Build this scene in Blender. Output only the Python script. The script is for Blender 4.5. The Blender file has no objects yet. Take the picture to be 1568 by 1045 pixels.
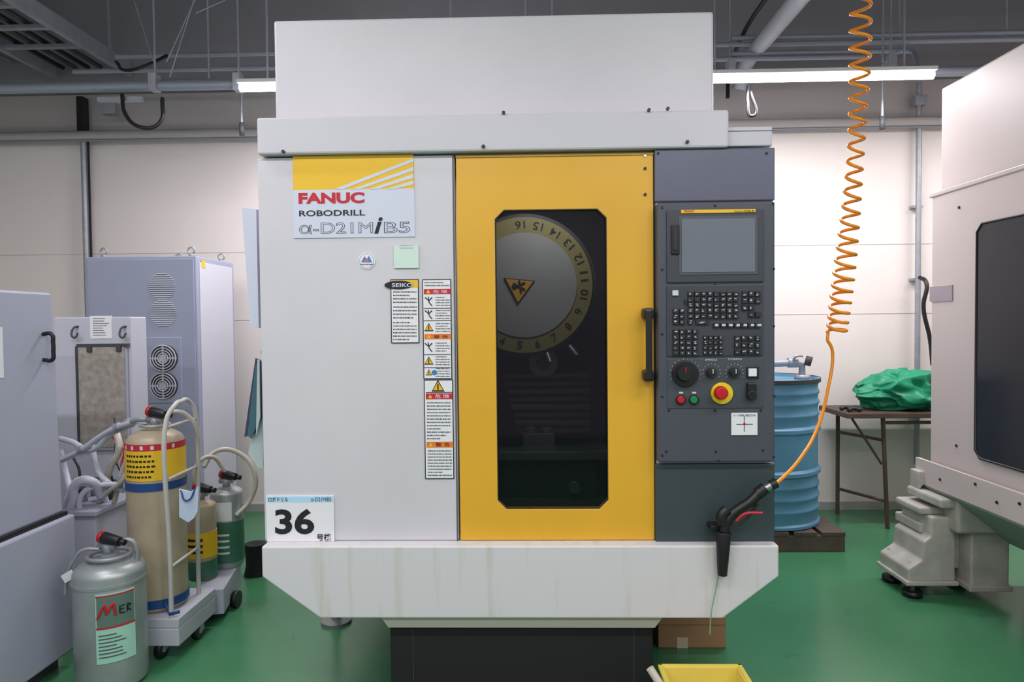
import bpy, bmesh, math, random
from mathutils import Vector, Matrix, Euler
from mathutils import noise as mn
random.seed(7)
scene = bpy.context.scene
try:
    scene.view_settings.view_transform = 'Standard'
except Exception: pass
# ---------------------------------------------------------------- camera
FPX = 1045.0           # focal length for a 1568 px wide frame
CAMD = 2.09            # camera stands 2.09 m in front of the machine face (Y=0)
cd = bpy.data.cameras.new('camera'); cam = bpy.data.objects.new('camera', cd)
scene.collection.objects.link(cam); scene.camera = cam
cd.sensor_width = 36; cd.lens = FPX/1568*36; cd.clip_start = .05
R = Matrix.Rotation(math.radians(1.4),4,'Z') @ Matrix.Rotation(math.radians(90-1.6),4,'X') @ Matrix.Rotation(math.radians(-0.57),4,'Z')
CO = Vector((0,-CAMD,1.21))
cam.matrix_world = Matrix.Translation(CO) @ R
R3 = R.to_3x3()
def ray(px,py): return R3 @ Vector(((px-784)/FPX, -(py-522.7)/FPX, -1))
def at(px,py,D):      # surveyed point on the plane D metres in front of the camera position
    d = ray(px,py); return CO + d*(D/d.y)
def atX(px,py,X):
    d = ray(px,py); return CO + d*(X/d.x)
def atZ(px,py,Z):
    d = ray(px,py); return CO + d*((Z-CO.z)/d.z)
def rect(px0,py0,px1,py1,Y=0.0):
    D=Y+CAMD; mx=(px0+px1)/2; my=(py0+py1)/2
    return at(px0,my,D).x, at(px1,my,D).x, at(mx,py1,D).z, at(mx,py0,D).z
# ---------------------------------------------------------------- materials
def lin(c):
    c=c/255.0
    return c/12.92 if c<=.04045 else ((c+.055)/1.055)**2.4
def col(c): return (lin(c[0]),lin(c[1]),lin(c[2]),1)
MATS={}
def mat(name,rgb,rough=.5,metal=0,noise=0,nscale=6,bump=0,emit=0,spec=.5,stretch=None,dirt=None,lo=.3,hi=.7):
    if name in MATS: return MATS[name]
    m=bpy.data.materials.new(name); m.use_nodes=True; nt=m.node_tree; b=nt.nodes['Principled BSDF']
    c=col(rgb); b.inputs['Base Color'].default_value=c; b.inputs['Roughness'].default_value=rough
    b.inputs['Metallic'].default_value=metal; b.inputs['Specular IOR Level'].default_value=spec
    if emit: b.inputs['Emission Color'].default_value=c; b.inputs['Emission Strength'].default_value=emit
    if noise or bump:
        tc=nt.nodes.new('ShaderNodeTexCoord'); n=nt.nodes.new('ShaderNodeTexNoise')
        n.inputs['Scale'].default_value=nscale; n.inputs['Detail'].default_value=6
        if stretch:
            mp=nt.nodes.new('ShaderNodeMapping'); mp.inputs['Scale'].default_value=stretch
            nt.links.new(tc.outputs['Object'],mp.inputs['Vector']); nt.links.new(mp.outputs['Vector'],n.inputs['Vector'])
        else: nt.links.new(tc.outputs['Object'],n.inputs['Vector'])
        if noise:
            r=nt.nodes.new('ShaderNodeValToRGB'); r.color_ramp.elements[0].position=lo; r.color_ramp.elements[1].position=hi
            r.color_ramp.elements[0].color=col(dirt) if dirt else (c[0]*(1-noise),c[1]*(1-noise),c[2]*(1-noise),1); r.color_ramp.elements[1].color=c
            nt.links.new(n.outputs['Fac'],r.inputs['Fac']); nt.links.new(r.outputs['Color'],b.inputs['Base Color'])
        if bump:
            bp=nt.nodes.new('ShaderNodeBump'); bp.inputs['Strength'].default_value=bump; bp.inputs['Distance'].default_value=.01
            n2=nt.nodes.new('ShaderNodeTexNoise'); n2.inputs['Scale'].default_value=nscale*12
            nt.links.new(tc.outputs['Object'],n2.inputs['Vector'])
            nt.links.new(n2.outputs['Fac'],bp.inputs['Height']); nt.links.new(bp.outputs['Normal'],b.inputs['Normal'])
    MATS[name]=m; return m
white=mat('machine_white',(207,205,211),.42,noise=.07,nscale=3)
apronw=mat('apron_white',(210,208,211),.4,noise=.2,nscale=3,stretch=(9,9,.7),dirt=(197,193,184),lo=.26,hi=.46)
white2=mat('machine_white_cover',(199,197,205),.45,noise=.06,nscale=2)
yellow=mat('door_yellow',(226,172,48),.36,noise=.09,nscale=3)
panelblue=mat('panel_blue_grey',(94,97,116),.34,noise=.06)
panelgrey=mat('panel_dark_grey',(74,78,87),.45,noise=.08)
panelgreen=mat('panel_green_grey',(58,70,74),.45,noise=.1)
black=mat('black_plastic',(24,24,26),.4)
matte=mat('matte_black',(20,20,22),.75)
keyb=mat('key_dark',(34,37,42),.5)
legend=mat('legend_white',(205,208,210),.6)
screen=mat('screen_grey',(112,117,126),.2)
paper=mat('label_white',(228,228,232),.6)
palegrey=mat('label_pale_grey',(203,208,224),.5)
lblyellow=mat('label_yellow',(232,186,32),.5)
lblred=mat('label_red',(190,35,55),.5)
lblorange=mat('label_orange',(226,120,45),.5)
ink=mat('ink_black',(22,22,25),.6)
inkgrey=mat('ink_grey',(85,88,95),.6)
blueink=mat('label_blue',(60,120,190),.5)
chrome=mat('metal_steel',(190,192,196),.28,metal=1)
galv=mat('galvanised_steel',(168,172,180),.45,metal=.4,noise=.2,nscale=20)
pipeg=mat('pipe_grey',(150,156,168),.45,metal=.15)
cabgrey=mat('cabinet_grey',(168,172,190),.5,noise=.04)
cabgrey2=mat('cabinet_light_grey',(188,190,202),.5,noise=.04)
darkgrey=mat('dark_grey',(60,62,66),.6)
red=mat('button_red',(190,20,30),.35)
green=mat('button_green',(15,130,70),.35)
bright_y=mat('ring_yellow',(235,205,25),.4)
orange=mat('hose_orange',(245,150,25),.3)
wallm=mat('wall_cream',(234,225,221),.7,noise=.03,nscale=1.5)
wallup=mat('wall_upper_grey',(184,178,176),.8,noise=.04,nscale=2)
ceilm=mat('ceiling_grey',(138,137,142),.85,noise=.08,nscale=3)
jointm=mat('joint_line',(200,192,186),.8)
silver=mat('tank_silver',(178,184,184),.38,metal=.5,noise=.18,nscale=12)
tan=mat('tank_tan',(182,168,142),.35,noise=.25,nscale=9)
tankgreen=mat('tank_green',(66,120,96),.45,noise=.2,nscale=9)
drumblue=mat('drum_blue',(98,156,190),.42,noise=.22,nscale=5)
wood=mat('pallet_wood',(100,86,76),.8,noise=.35,nscale=14)
tabwood=mat('table_brown',(88,70,60),.6,noise=.25,nscale=10)
tarp=mat('tarp_green',(16,150,108),.42,noise=.25,nscale=6)
cardb=mat('cardboard',(176,136,100),.8,noise=.1)
binyel=mat('bin_yellow',(224,202,88),.45,noise=.1)
hosew=mat('hose_grey',(194,197,212),.3)
hosetan=mat('hose_clear_tan',(184,178,166),.3)
filterm=mat('filter_mesh',(170,163,154),.95,noise=.35,nscale=40)
cast=mat('cast_grey',(194,190,182),.5,noise=.35,nscale=9)
teal=mat('folder_teal',(60,96,108),.5)
navy=mat('folder_navy',(52,62,84),.5)
clipg=mat('note_green',(205,224,213),.6)
sheet=mat('sheet_grey_green',(176,190,188),.5)
beige=mat('neighbour_white',(206,193,191),.45,noise=.05,nscale=2)
greenapron=mat('neighbour_apron',(146,156,150),.5,noise=.15)
plastic=mat('plastic_bag',(190,205,225),.25)
led=mat('led_tube',(255,255,255),.5,emit=9)
# floor
fm=mat('floor_green',(68,130,90),.24,noise=.16,nscale=1.4)
nt=fm.node_tree; b=nt.nodes['Principled BSDF']
tc=nt.nodes.new('ShaderNodeTexCoord'); n=nt.nodes.new('ShaderNodeTexNoise'); n.inputs['Scale'].default_value=9; n.inputs['Detail'].default_value=12; n.inputs['Roughness'].default_value=.8
r=nt.nodes.new('ShaderNodeValToRGB'); r.color_ramp.elements[0].position=.60; r.color_ramp.elements[1].position=.66
r.color_ramp.elements[0].color=(0,0,0,1); r.color_ramp.elements[1].color=(.7,.7,.7,1)
mx=nt.nodes.new('ShaderNodeMixRGB'); mx.inputs['Color2'].default_value=col((70,88,76))
old=b.inputs['Base Color'].links[0].from_socket
nt.links.new(tc.outputs['Object'],n.inputs['Vector']); nt.links.new(n.outputs['Fac'],r.inputs['Fac'])
nt.links.new(r.outputs['Color'],mx.inputs['Fac']); nt.links.new(old,mx.inputs['Color1']); nt.links.new(mx.outputs['Color'],b.inputs['Base Color'])
# window glass
gm=bpy.data.materials.new('window_glass'); gm.use_nodes=True; nt=gm.node_tree; nt.nodes.clear()
o=nt.nodes.new('ShaderNodeOutputMaterial'); t=nt.nodes.new('ShaderNodeBsdfTransparent'); t.inputs['Color'].default_value=(.56,.57,.58,1)
g=nt.nodes.new('ShaderNodeBsdfGlossy'); g.inputs['Roughness'].default_value=.06; g.inputs['Color'].default_value=(.95,.88,1,1)
mxs=nt.nodes.new('ShaderNodeMixShader'); mxs.inputs[0].default_value=.022
nt.links.new(t.outputs[0],mxs.inputs[1]); nt.links.new(g.outputs[0],mxs.inputs[2]); nt.links.new(mxs.outputs[0],o.inputs['Surface'])
darkglass=mat('dark_glass',(44,46,54),.15,spec=.3)
# ---------------------------------------------------------------- mesh helpers
def empty(name,loc=(0,0,0)):
    e=bpy.data.objects.new(name,None); scene.collection.objects.link(e); e.empty_display_size=.1
    return e
def obj(name,verts,faces,m,parent=None,bevel=0,smooth=False,seg=2):
    me=bpy.data.meshes.new(name); me.from_pydata([tuple(v) for v in verts],[],faces); me.materials.append(m)
    bm=bmesh.new(); bm.from_mesh(me); bmesh.ops.recalc_face_normals(bm,faces=bm.faces); bm.to_mesh(me); bm.free()
    if smooth:
        for p in me.polygons: p.use_smooth=True
    ob=bpy.data.objects.new(name,me); scene.collection.objects.link(ob)
    if parent: ob.parent=parent
    if bevel:
        md=ob.modifiers.new('bevel','BEVEL'); md.width=bevel; md.segments=seg; md.limit_method='ANGLE'
    return ob
BF=[(0,3,2,1),(4,5,6,7),(0,1,5,4),(1,2,6,5),(2,3,7,6),(3,0,4,7)]
def bv(x0,x1,y0,y1,z0,z1):
    return [(x0,y0,z0),(x1,y0,z0),(x1,y1,z0),(x0,y1,z0),(x0,y0,z1),(x1,y0,z1),(x1,y1,z1),(x0,y1,z1)]
def box(name,x0,x1,y0,y1,z0,z1,m,parent=None,bevel=.003):
    return obj(name,bv(x0,x1,y0,y1,z0,z1),BF,m,parent,bevel)
def boxes(name,lst,m,parent=None,bevel=0):
    V=[];F=[]
    for l in lst:
        k=len(V); V+=bv(*l); F+=[tuple(i+k for i in f) for f in BF]
    return obj(name,V,F,m,parent,bevel)
def prism(name,pts,a0,a1,m,parent=None,axis='Y',bevel=0):
    n=len(pts); V=[]
    for a in (a0,a1):
        for p in pts:
            V.append((p[0],a,p[1]) if axis=='Y' else ((a,p[0],p[1]) if axis=='X' else (p[0],p[1],a)))
    F=[tuple(range(n)),tuple(range(2*n-1,n-1,-1))]+[(i,(i+1)%n,(i+1)%n+n,i+n) for i in range(n)]
    return obj(name,V,F,m,parent,bevel)
def cyl(name,p0,p1,r,m,parent=None,r2=None,seg=24,bevel=0):
    p0=Vector(p0);p1=Vector(p1); r2=r if r2 is None else r2
    d=(p1-p0).normalized(); u=d.orthogonal().normalized(); w=d.cross(u); V=[]
    for p,rr in((p0,r),(p1,r2)):
        for i in range(seg):
            a=2*math.pi*i/seg; V.append(p+u*math.cos(a)*rr+w*math.sin(a)*rr)
    F=[tuple(range(seg-1,-1,-1)),tuple(range(seg,2*seg))]+[(i,(i+1)%seg,(i+1)%seg+seg,i+seg) for i in range(seg)]
    ob=obj(name,V,F,m,parent,bevel)
    for p in ob.data.polygons: p.use_smooth=len(p.vertices)==4
    return ob
def lathe(name,prof,cx,cy,m,parent=None,seg=40,a0=0,a1=2*math.pi):
    full=abs(a1-a0-2*math.pi)<1e-4; ns=seg if full else seg+1
    V=[];F=[]
    for r_,z in prof:
        for i in range(ns):
            a=a0+(a1-a0)*i/seg; V.append((cx+r_*math.cos(a),cy+r_*math.sin(a),z))
    for j in range(len(prof)-1):
        for i in range(seg):
            i2=(i+1)%ns if full else i+1
            F.append((j*ns+i,j*ns+i2,(j+1)*ns+i2,(j+1)*ns+i))
    ob=obj(name,V,F,m,parent,smooth=True)
    md=ob.modifiers.new('es','EDGE_SPLIT'); md.split_angle=math.radians(40)
    return ob
def tube(name,pts,r,m,parent=None,smooth=True,res=3):
    cu=bpy.data.curves.new(name,'CURVE'); cu.dimensions='3D'; cu.bevel_depth=r; cu.bevel_resolution=res; cu.use_fill_caps=True
    if smooth and len(pts)>2:
        s=cu.splines.new('BEZIER'); s.bezier_points.add(len(pts)-1)
        for bp,p in zip(s.bezier_points,pts): bp.co=p; bp.handle_left_type=bp.handle_right_type='AUTO'
        s.resolution_u=8
    else:
        s=cu.splines.new('POLY'); s.points.add(len(pts)-1)
        for bp,p in zip(s.points,pts): bp.co=(p[0],p[1],p[2],1)
    cu.materials.append(m)
    tmp=bpy.data.objects.new(name,cu); scene.collection.objects.link(tmp)
    dg=bpy.context.evaluated_depsgraph_get(); me=bpy.data.meshes.new_from_object(tmp.evaluated_get(dg))
    bpy.data.objects.remove(tmp); 
    for p in me.polygons: p.use_smooth=True
    ob=bpy.data.objects.new(name,me); scene.collection.objects.link(ob)
    if parent: ob.parent=parent
    return ob
def text(name,body,x0,x1,z0,z1,y,m,parent=None,bold=0,shear=0,rot=0,stroke=0):
    cu=bpy.data.curves.new(name,'FONT'); cu.body=body; cu.offset=bold; cu.shear=shear; cu.resolution_u=4
    if stroke: cu.fill_mode='NONE'; cu.bevel_depth=stroke; cu.bevel_resolution=1; cu.offset=0
    tmp=bpy.data.objects.new(name,cu); scene.collection.objects.link(tmp)
    dg=bpy.context.evaluated_depsgraph_get(); me=bpy.data.meshes.new_from_object(tmp.evaluated_get(dg))
    bpy.data.objects.remove(tmp)
    if len(me.vertices)==0: return None
    xs=[v.co.x for v in me.vertices]; ys=[v.co.y for v in me.vertices]
    a,b_,c,d=min(xs),max(xs),min(ys),max(ys); cx=(x0+x1)/2; cz=(z0+z1)/2
    for v in me.vertices:
        X=((v.co.x-a)/(b_-a)-.5)*(x1-x0); Z=((v.co.y-c)/(d-c)-.5)*(z1-z0)
        v.co=(cx+X*math.cos(rot)-Z*math.sin(rot), y-(v.co.z*.02 if stroke else 0), cz+X*math.sin(rot)+Z*math.cos(rot))
    me.materials.clear(); me.materials.append(m)
    ob=bpy.data.objects.new(name,me); scene.collection.objects.link(ob)
    if parent: ob.parent=parent
    return ob
def ptext(name,body,px0,py0,px1,py1,Y,m,parent,**k):
    x0,x1,z0,z1=rect(px0,py0,px1,py1,Y); return text(name,body,x0,x1,z0,z1,Y,m,parent,**k)
def plate(name,px0,py0,px1,py1,Y,th,m,parent,bevel=0):
    """thin plate: front at Y, thickness th going back"""
    x0,x1,z0,z1=rect(px0,py0,px1,py1,Y); return box(name,x0,x1,Y,Y+th,z0,z1,m,parent,bevel)
def cylY(name,px,py,rpx,Y,dep,m,parent,r2=None,seg=28,bevel=0):
    c=at(px,py,Y+CAMD); s=(Y+CAMD)/FPX
    return cyl(name,(c.x,Y+dep,c.z),(c.x,Y,c.z),rpx*s,m,parent,r2=None if r2 is None else r2*s,seg=seg,bevel=bevel)
# ---------------------------------------------------------------- room
YB=4.35-CAMD
zt=at(784,203,4.35).z
zu=at(784,132,4.35).z
box('floor',-4.5,5,-5,YB+.2,-.1,0,fm,None,0)
box('ceiling',-4.5,5,-5,YB+.2,3.3,3.4,ceilm,None,0)
wb=empty('wall_back')
box('wall_panel',-4.5,5,YB,YB+.2,0,zt,wallm,wb,0)
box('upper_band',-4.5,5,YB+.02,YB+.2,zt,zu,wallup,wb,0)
box('upper_wall_shaded',-4.5,5,YB-.02,YB+.2,zu,3.3,ceilm,wb,0)  # top of the wall above the lamps, its shade put into the darker grey
boxes('panel_joints',[(-4.5,5,YB-.002,YB+.001,z-.002,z+.002) for z in (at(1300,375,4.35).z,at(1300,481,4.35).z)],jointm,wb)
box('wall_left',-4.6,-4.5,-5,YB+.2,0,3.3,wallm,None,0)
box('wall_right',5,5.1,-5,YB+.2,0,3.3,wallm,None,0)
box('baseboard_back',-4.5,5,YB-.012,YB,0,.05,mat('baseboard_grey',(170,170,164),.6),None,0)
# ---------------------------------------------------------------- main machine
M=empty('cnc_machining_center')
xL=at(399,530,CAMD).x; xD0=at(700,530,CAMD).x; xD1=at(1003,530,CAMD).x; xR=at(1184,530,CAMD).x
zTop=at(695,237,CAMD).z; zBot=at(784,829,CAMD).z
DEP=1.65
box('left_body',xL,xD0-.002,0,DEP,zBot,zTop,white,M,.006)
box('right_body',xD1+.002,xR,.0,DEP,zBot,zTop,white,M,.004)
box('rear_body',xD0-.002,xD1+.002,1.0,DEP,zBot,zTop,white,M,0)
tx0,tx1,tz0,tz1=rect(393,174,1116,231,-.025)
box('top_cover',tx0,tx1,-.025,DEP,tz0,tz1,white2,M,.006)
ux0,ux1,_,uz1=rect(420,24,1093,180,.12)
box('upper_housing',ux0,ux1,.12,DEP-.1,tz1,uz1,white,M,.008)
x0,x1,z0,z1=rect(1117,194,1183,224,.0)
box('top_corner_cover',tx1+.002,x1,.0,DEP-.2,z0,z1,white2,M,.004)
boxes('corner_cover_seam',[(tx1+.002,x1,-.001,.004,z1-.014,z1-.012)],inkgrey,M)
box('header_strip',xD0-.002,xD1+.002,.02,1.0,zTop-.004,tz0+.01,white2,M,0)
boxes('panel_seam',[(xD0-.008,xD0-.004,-.0015,.002,zBot,zTop)],inkgrey,M)
for i,(px,py) in enumerate(((433,232),(740,224),(1053,217),(771,172),(994,168),(1023,166))):
    cylY('cover_bolt_%d'%i,px,py,2.6,-.032,.008,black,M,seg=12)
# apron
P=[(400,832),(1193,827),(1193,882),(1107,948),(490,948),(400,886)]
Ya=-.05
pts=[at(px,py,CAMD+Ya) for px,py in P]
zA=(pts[0].z+pts[1].z)/2; zB=(pts[3].z+pts[4].z)/2; zC=(pts[2].z+pts[5].z)/2
zA=min(zA,zBot)
prism('apron',[(pts[0].x,zA),(pts[1].x,zA),(pts[1].x,zC),(pts[3].x,zB),(pts[4].x,zB),(pts[0].x,zC)],Ya,DEP+.02,apronw,M,bevel=.005)
x0,x1,z0,z1=rect(580,948,1018,962,-.02)
prism('sump_lip',[(x0,zB),(x1,zB),(x1-.03,z0),(x0+.03,z0)],-.02,DEP-.1,mat('lip_beige',(196,192,180),.6),M)
bx0,bx1,_,_=rect(598,962,1000,1045,.0)
box('base_cabinet',bx0,bx1,.0,DEP-.15,0.0,z0,matte,M,.004)
boxes('base_panel_lines',[(bx0+.07,bx0+.072,-.001,.0,.02,z0-.005),(bx1-.06,bx1-.058,-.001,.0,.02,z0-.005)],darkgrey,M)
# interior
dk=mat('interior_dark',(48,51,54),.5)
boxes('interior_liner',[(xD0-.002,xD0+.004,.06,1.0,zBot,zTop),(xD1-.004,xD1+.002,.06,1.0,zBot,zTop),(xD0,xD1,.96,1.0,zBot,zTop),
      (xD0,xD1,.06,1.0,zTop-.02,zTop-.004),(xD0,xD1,.06,1.0,zBot,zBot+.02)],dk,M)
TY=.34
tc_=at(803,437,CAMD+TY); s=(CAMD+TY)/FPX
def disc(name,r,y0,y1,m,seg=64):
    xs=xD0+.012; pts=[]
    for i in range(seg):
        a=2*math.pi*i/seg; x=tc_.x+r*math.cos(a); pts.append((max(x,xs),tc_.z+r*math.sin(a)))
    return prism(name,pts,y0,y1,m,M)
disc('turret_body',110*s,TY+.02,TY+.2,mat('turret_rim',(50,50,50),.5))
disc('turret_ring',104*s,TY+.004,TY+.02,mat('turret_ring_olive',(128,120,66),.5))
disc('turret_face',80*s,TY,TY+.02,mat('turret_grey',(142,143,141),.45))
for i in range(4,17):
    ang=math.radians(-95+ (i-5)*17.14)
    x=tc_.x+92*s*math.cos(ang); z=tc_.z+92*s*math.sin(ang)
    if x<xD0+.03: continue
    w=(7.5 if i>9 else 4)*s
    text('turret_number_%d'%i,str(i),x-w,x+w,z-6*s,z+6*s,TY+.002,ink,M,bold=.01,rot=ang+math.pi/2)
p=[at(772,426,CAMD+TY-.01),at(819,430,CAMD+TY-.01),at(793,466,CAMD+TY-.01)]
prism('turret_warning_border',[(q.x,q.z) for q in p],TY-.006,TY,ink,M)
c=sum((Vector((q.x,q.z)) for q in p),Vector((0,0)))/3
prism('turret_warning_face',[tuple(c+(Vector((q.x,q.z))-c)*.9) for q in p],TY-.009,TY-.006,mat('turret_warning_yellow',(196,150,40),.5),M)
wc=at(795,439,CAMD+TY-.01)
for k,(a,b_) in enumerate((((-9,5),(9,-5)),((-9,-3),(9,6)),((0,9),(3,-9)),((-4,0),(-11,1)))):
    tube('warning_hand_%d'%k,[(wc.x+a[0]*s,TY-.011,wc.z+a[1]*s),(wc.x+b_[0]*s,TY-.011,wc.z+b_[1]*s)],.0035,ink,M,smooth=False)
def ib(name,px0,py0,px1,py1,Y,dep,m,bevel=.004):
    x0,x1,z0,z1=rect(px0,py0,px1,py1,Y); x0=max(x0,xD0+.012); x1=min(x1,xD1-.012)
    return box(name,x0,x1,Y,Y+dep,z0,z1,m,M,bevel)
im=mat('interior_metal',(120,124,128),.3,metal=.6)
cylY('spindle_nose',832,556,22,.42,.15,im,M); cylY('spindle_bore',832,556,11,.415,.02,dk,M)
for k in range(8): ib('way_cover_fold_%d'%k,770+k*3,572+k*12,905,580+k*12,.55+.03*(k%2),.06,mat('way_cover',(110,114,118),.25,metal=.6))
ib('work_table',740,692,935,706,.40,.4,im)
ib('vise_block',800,664,850,692,.5,.15,im); ib('vise_jaw',806,655,820,664,.5,.1,im); ib('vise_jaw_b',830,655,844,664,.5,.1,im)
ib('table_saddle',770,712,915,760,.45,.35,dk)
cylY('drain_knob',880,748,9,.4,.05,im,M)
cylY('nozzle_a',876,535,4,.3,.1,chrome,M); tube('coolant_nozzle',[at(872,530,CAMD+.3),at(884,545,CAMD+.28)],.008,im,M,smooth=False)
tube('coolant_nozzle_b',[at(838,542,CAMD+.3),at(843,556,CAMD+.28)],.008,im,M,smooth=False)
# door frame with octagonal opening
def oct_(x0,x1,z0,z1,c): return [(x0,z0+c),(x0+c,z0),(x1-c,z0),(x1,z0+c),(x1,z1-c),(x1-c,z1),(x0+c,z1),(x0,z1-c)]
def oct_frame(name,ox0,ox1,oz0,oz1,ix0,ix1,iz0,iz1,c,y0,y1,m,parent,bevel=0):
    I=oct_(ix0,ix1,iz0,iz1,c)
    O=[(ox0,iz0+c),(ix0+c,oz0),(ix1-c,oz0),(ox1,iz0+c),(ox1,iz1-c),(ix1-c,oz1),(ix0+c,oz1),(ox0,iz1-c)]
    C=[(ox0,oz0),(ox1,oz0),(ox1,oz1),(ox0,oz1)]
    V=[(x,y0,z) for x,z in I+O+C]+[(x,y1,z) for x,z in I+O+C]; F=[]
    base=[(0,8,16,9,1),(1,9,10,2),(2,10,17,11,3),(3,11,12,4),(4,12,18,13,5),(5,13,14,6),(6,14,19,15,7),(7,15,8,0)]
    for f in base: F.append(f); F.append(tuple(i+20 for i in reversed(f)))
    for i in range(8): F.append((i,(i+1)%8,(i+1)%8+20,i+20))
    loop=[8,16,9,10,17,11,12,18,13,14,19,15]
    for i in range(12):
        a,b_=loop[i],loop[(i+1)%12]; F.append((a,b_,b_+20,a+20))
    return obj(name,V,F,m,parent,bevel)
wx0,wx1,wz0,wz1=rect(760,321,930,780,0)
dx0,dx1=xD0+.003,xD1-.003; dz0,dz1=zBot+.002,zTop-.004
oct_frame('door',dx0,dx1,dz0,dz1,wx0,wx1,wz0,wz1,.027,.0,.03,yellow,M,.002)
prism('window_pane',oct_(wx0,wx1,wz0,wz1,.027),.012,.014,gm,M)
g2=[(a,b_) for a,b_ in oct_(wx0+.001,wx1-.001,wz0+.001,wz1-.001,.027)]
tube('window_gasket',[(a,.003,b_) for a,b_ in g2]+[(g2[0][0],.003,g2[0][1])],.0028,black,M,smooth=False)
for i,(px,py) in enumerate(((988,238),(988,258),(988,298))): cylY('door_bolt_%d'%i,px,py,2.2,-.004,.006,black if i else chrome,M,seg=12)
boxes('door_top_rail',[(dx0,dx1,-.004,.001,dz1-.006,dz1)],mat('rail_yellow',(190,150,40),.5),M)
boxes('door_edge_seal',[(xD1-.0025,xD1+.0015,-.001,.02,zBot,zTop)],black,M)
h0=at(992,474,2.04);h1=at(994,583,2.04)
box('door_handle_grip',h0.x-.007,h0.x+.012,-.062,-.044,h1.z,h0.z,black,M,.006)
boxes('door_handle_mounts',[(h0.x-.012,h0.x+.019,-.05,0,h0.z-.030,h0.z+.004),(h0.x-.012,h0.x+.019,-.05,0,h1.z-.004,h1.z+.030)],black,M,.007)
# ---- control column
x0,x1,z0,z1=rect(1003,227,1184,308,-.015); box('control_top_panel',x0,xR+.001,-.012,.02,z0,z1+.0,panelblue,M,.004)
x0,x1,z0,z1=rect(1004,711,1184,829,-.012); box('control_bottom_panel',x0,xR+.001,-.012,.02,zBot,z1,panelgreen,M,.003)
Yc=-.035
x0,x1,z0,z1=rect(1007,310,1187,709,Yc); box('control_housing',x0,x1,Yc,.02,z0,z1,panelgrey,M,.006)
plate('screen_bezel',1021,321,1170,433,Yc-.006,.01,mat('bezel_grey',(60,63,70),.4),M,.003)
plate('keyboard_bezel',1021,437,1169,546,Yc-.004,.01,mat('bezel_grey2',(58,62,69),.5),M,.002)
plate('operator_bezel',1022,549,1169,626,Yc-.003,.01,mat('bezel_grey3',(68,73,80),.5),M,.002)
plate('screen_stripe',1043,321,1157,326,Yc-.009,.004,lblyellow,M)
ptext('screen_brand','FANUC',1048,321.8,1063,325.2,Yc-.0105,lblred,M,bold=.02)
ptext('screen_series','Series 31i-MODEL B5',1125,322,1155,325,Yc-.0105,ink,M)
plate('screen_recess',1040,331,1160,421,Yc-.008,.004,mat('scr_edge',(80,84,92),.4),M,.001)
plate('display_screen',1044,335,1156,417,Yc-.0095,.004,screen,M)
plate('card_slot_cover',1028,344,1041,390,Yc-.012,.01,black,M,.003)
plate('card_slot_latch',1031,350,1038,384,Yc-.015,.01,keyb,M,.002)
sc=[]
for px,py in ((1014,318),(1095,315),(1184,312),(1014,413),(1185,412),(1014,512),(1185,500),(1014,608),(1186,607),(1014,698),(1100,706),(1185,700),(1096,692),(1020,692),(1168,690),(1095,436),(1095,629),(1024,629),(1165,629),(1010,232),(1178,232)):
    x,_,z=at(px,py,CAMD+Yc); sc.append((x-.003,x+.003,Yc-.003 if py>300 else -.016,0,z-.003,z+.003))
boxes('panel_screws',sc,black,M,.001)
keys=[];leg=[];YK=Yc-.011
def key(px0,py0,px1,py1,lg=1):
    x0,x1,z0,z1=rect(px0,py0,px1,py1,YK); keys.append((x0,x1,YK,Yc,z0,z1))
    w=(x1-x0); h=(z1-z0)
    for _ in range(2):
        if not lg: break
        a=x0+w*random.uniform(.15,.4); b_=a+w*random.uniform(.2,.45); zc=z0+h*random.uniform(.25,.75)
        leg.append((a,b_,YK-.0006,YK,zc-h*.07,zc+h*.07))
def grid(px0,py0,px1,py1,nx,ny,gap=.18,skip=()):
    w=(px1-px0)/nx;h=(py1-py0)/ny
    for i in range(nx):
        for j in range(ny):
            if (i,j) in skip: continue
            key(px0+w*(i+gap/2),py0+h*(j+gap/2),px0+w*(i+1-gap/2),py0+h*(j+1-gap/2))
grid(1053,446,1132,489,8,5); grid(1064,489,1088,498,1,1)
grid(1092,494,1166,503,7,1)
grid(1030,472,1050,498,2,3); grid(1053,489,1062,498,1,1)
grid(1136,445,1166,487,3,4,skip=((0,3),(2,2)))
grid(1030,504,1070,546,4,5); grid(1076,513,1108,545,4,4,gap=.3); grid(1124,513,1166,545,4,3,gap=.25)
key(1049,459,1052,466,0)
boxes('keys',keys,keyb,M,.0008); boxes('key_legends',leg,legend,M)
plate('power_key',1030,445,1039,453,YK,.008,legend,M,.001)
hl=[]
for x in range(1095,1166,11):
    a=rect(x,496.5,x+5,500,YK-.001); hl.append((a[0],a[1],YK-.001,YK,a[2],a[3]))
boxes('softkey_caps',hl,legend,M)
Yk=Yc-.006
def tick_ring(px,py,r,n,a0,a1,name):
    L=[];c=at(px,py,CAMD+Yk); s_=CAMD/FPX
    for i in range(n):
        a=math.radians(a0+(a1-a0)*i/(n-1)); x=c.x+r*s_*math.cos(a); z=c.z+r*s_*math.sin(a); L.append((x-.001,x+.001,Yk+.0018,Yk+.004,z-.001,z+.001))
    boxes(name,L,legend,M)
cylY('mode_dial_base',1050,573,20,Yk-.008,.012,black,M,bevel=.002); cylY('mode_dial_grip',1050,573,13,Yk-.03,.025,matte,M,r2=11,bevel=.002)
c=at(1050,573,2.02); box('mode_dial_pointer',c.x-.0015,c.x+.0015,Yk-.0315,Yk-.03,c.z+.004,c.z+.02,red,M,0)
tick_ring(1050,573,22.5,14,-20,200,'mode_dial_marks')
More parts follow.
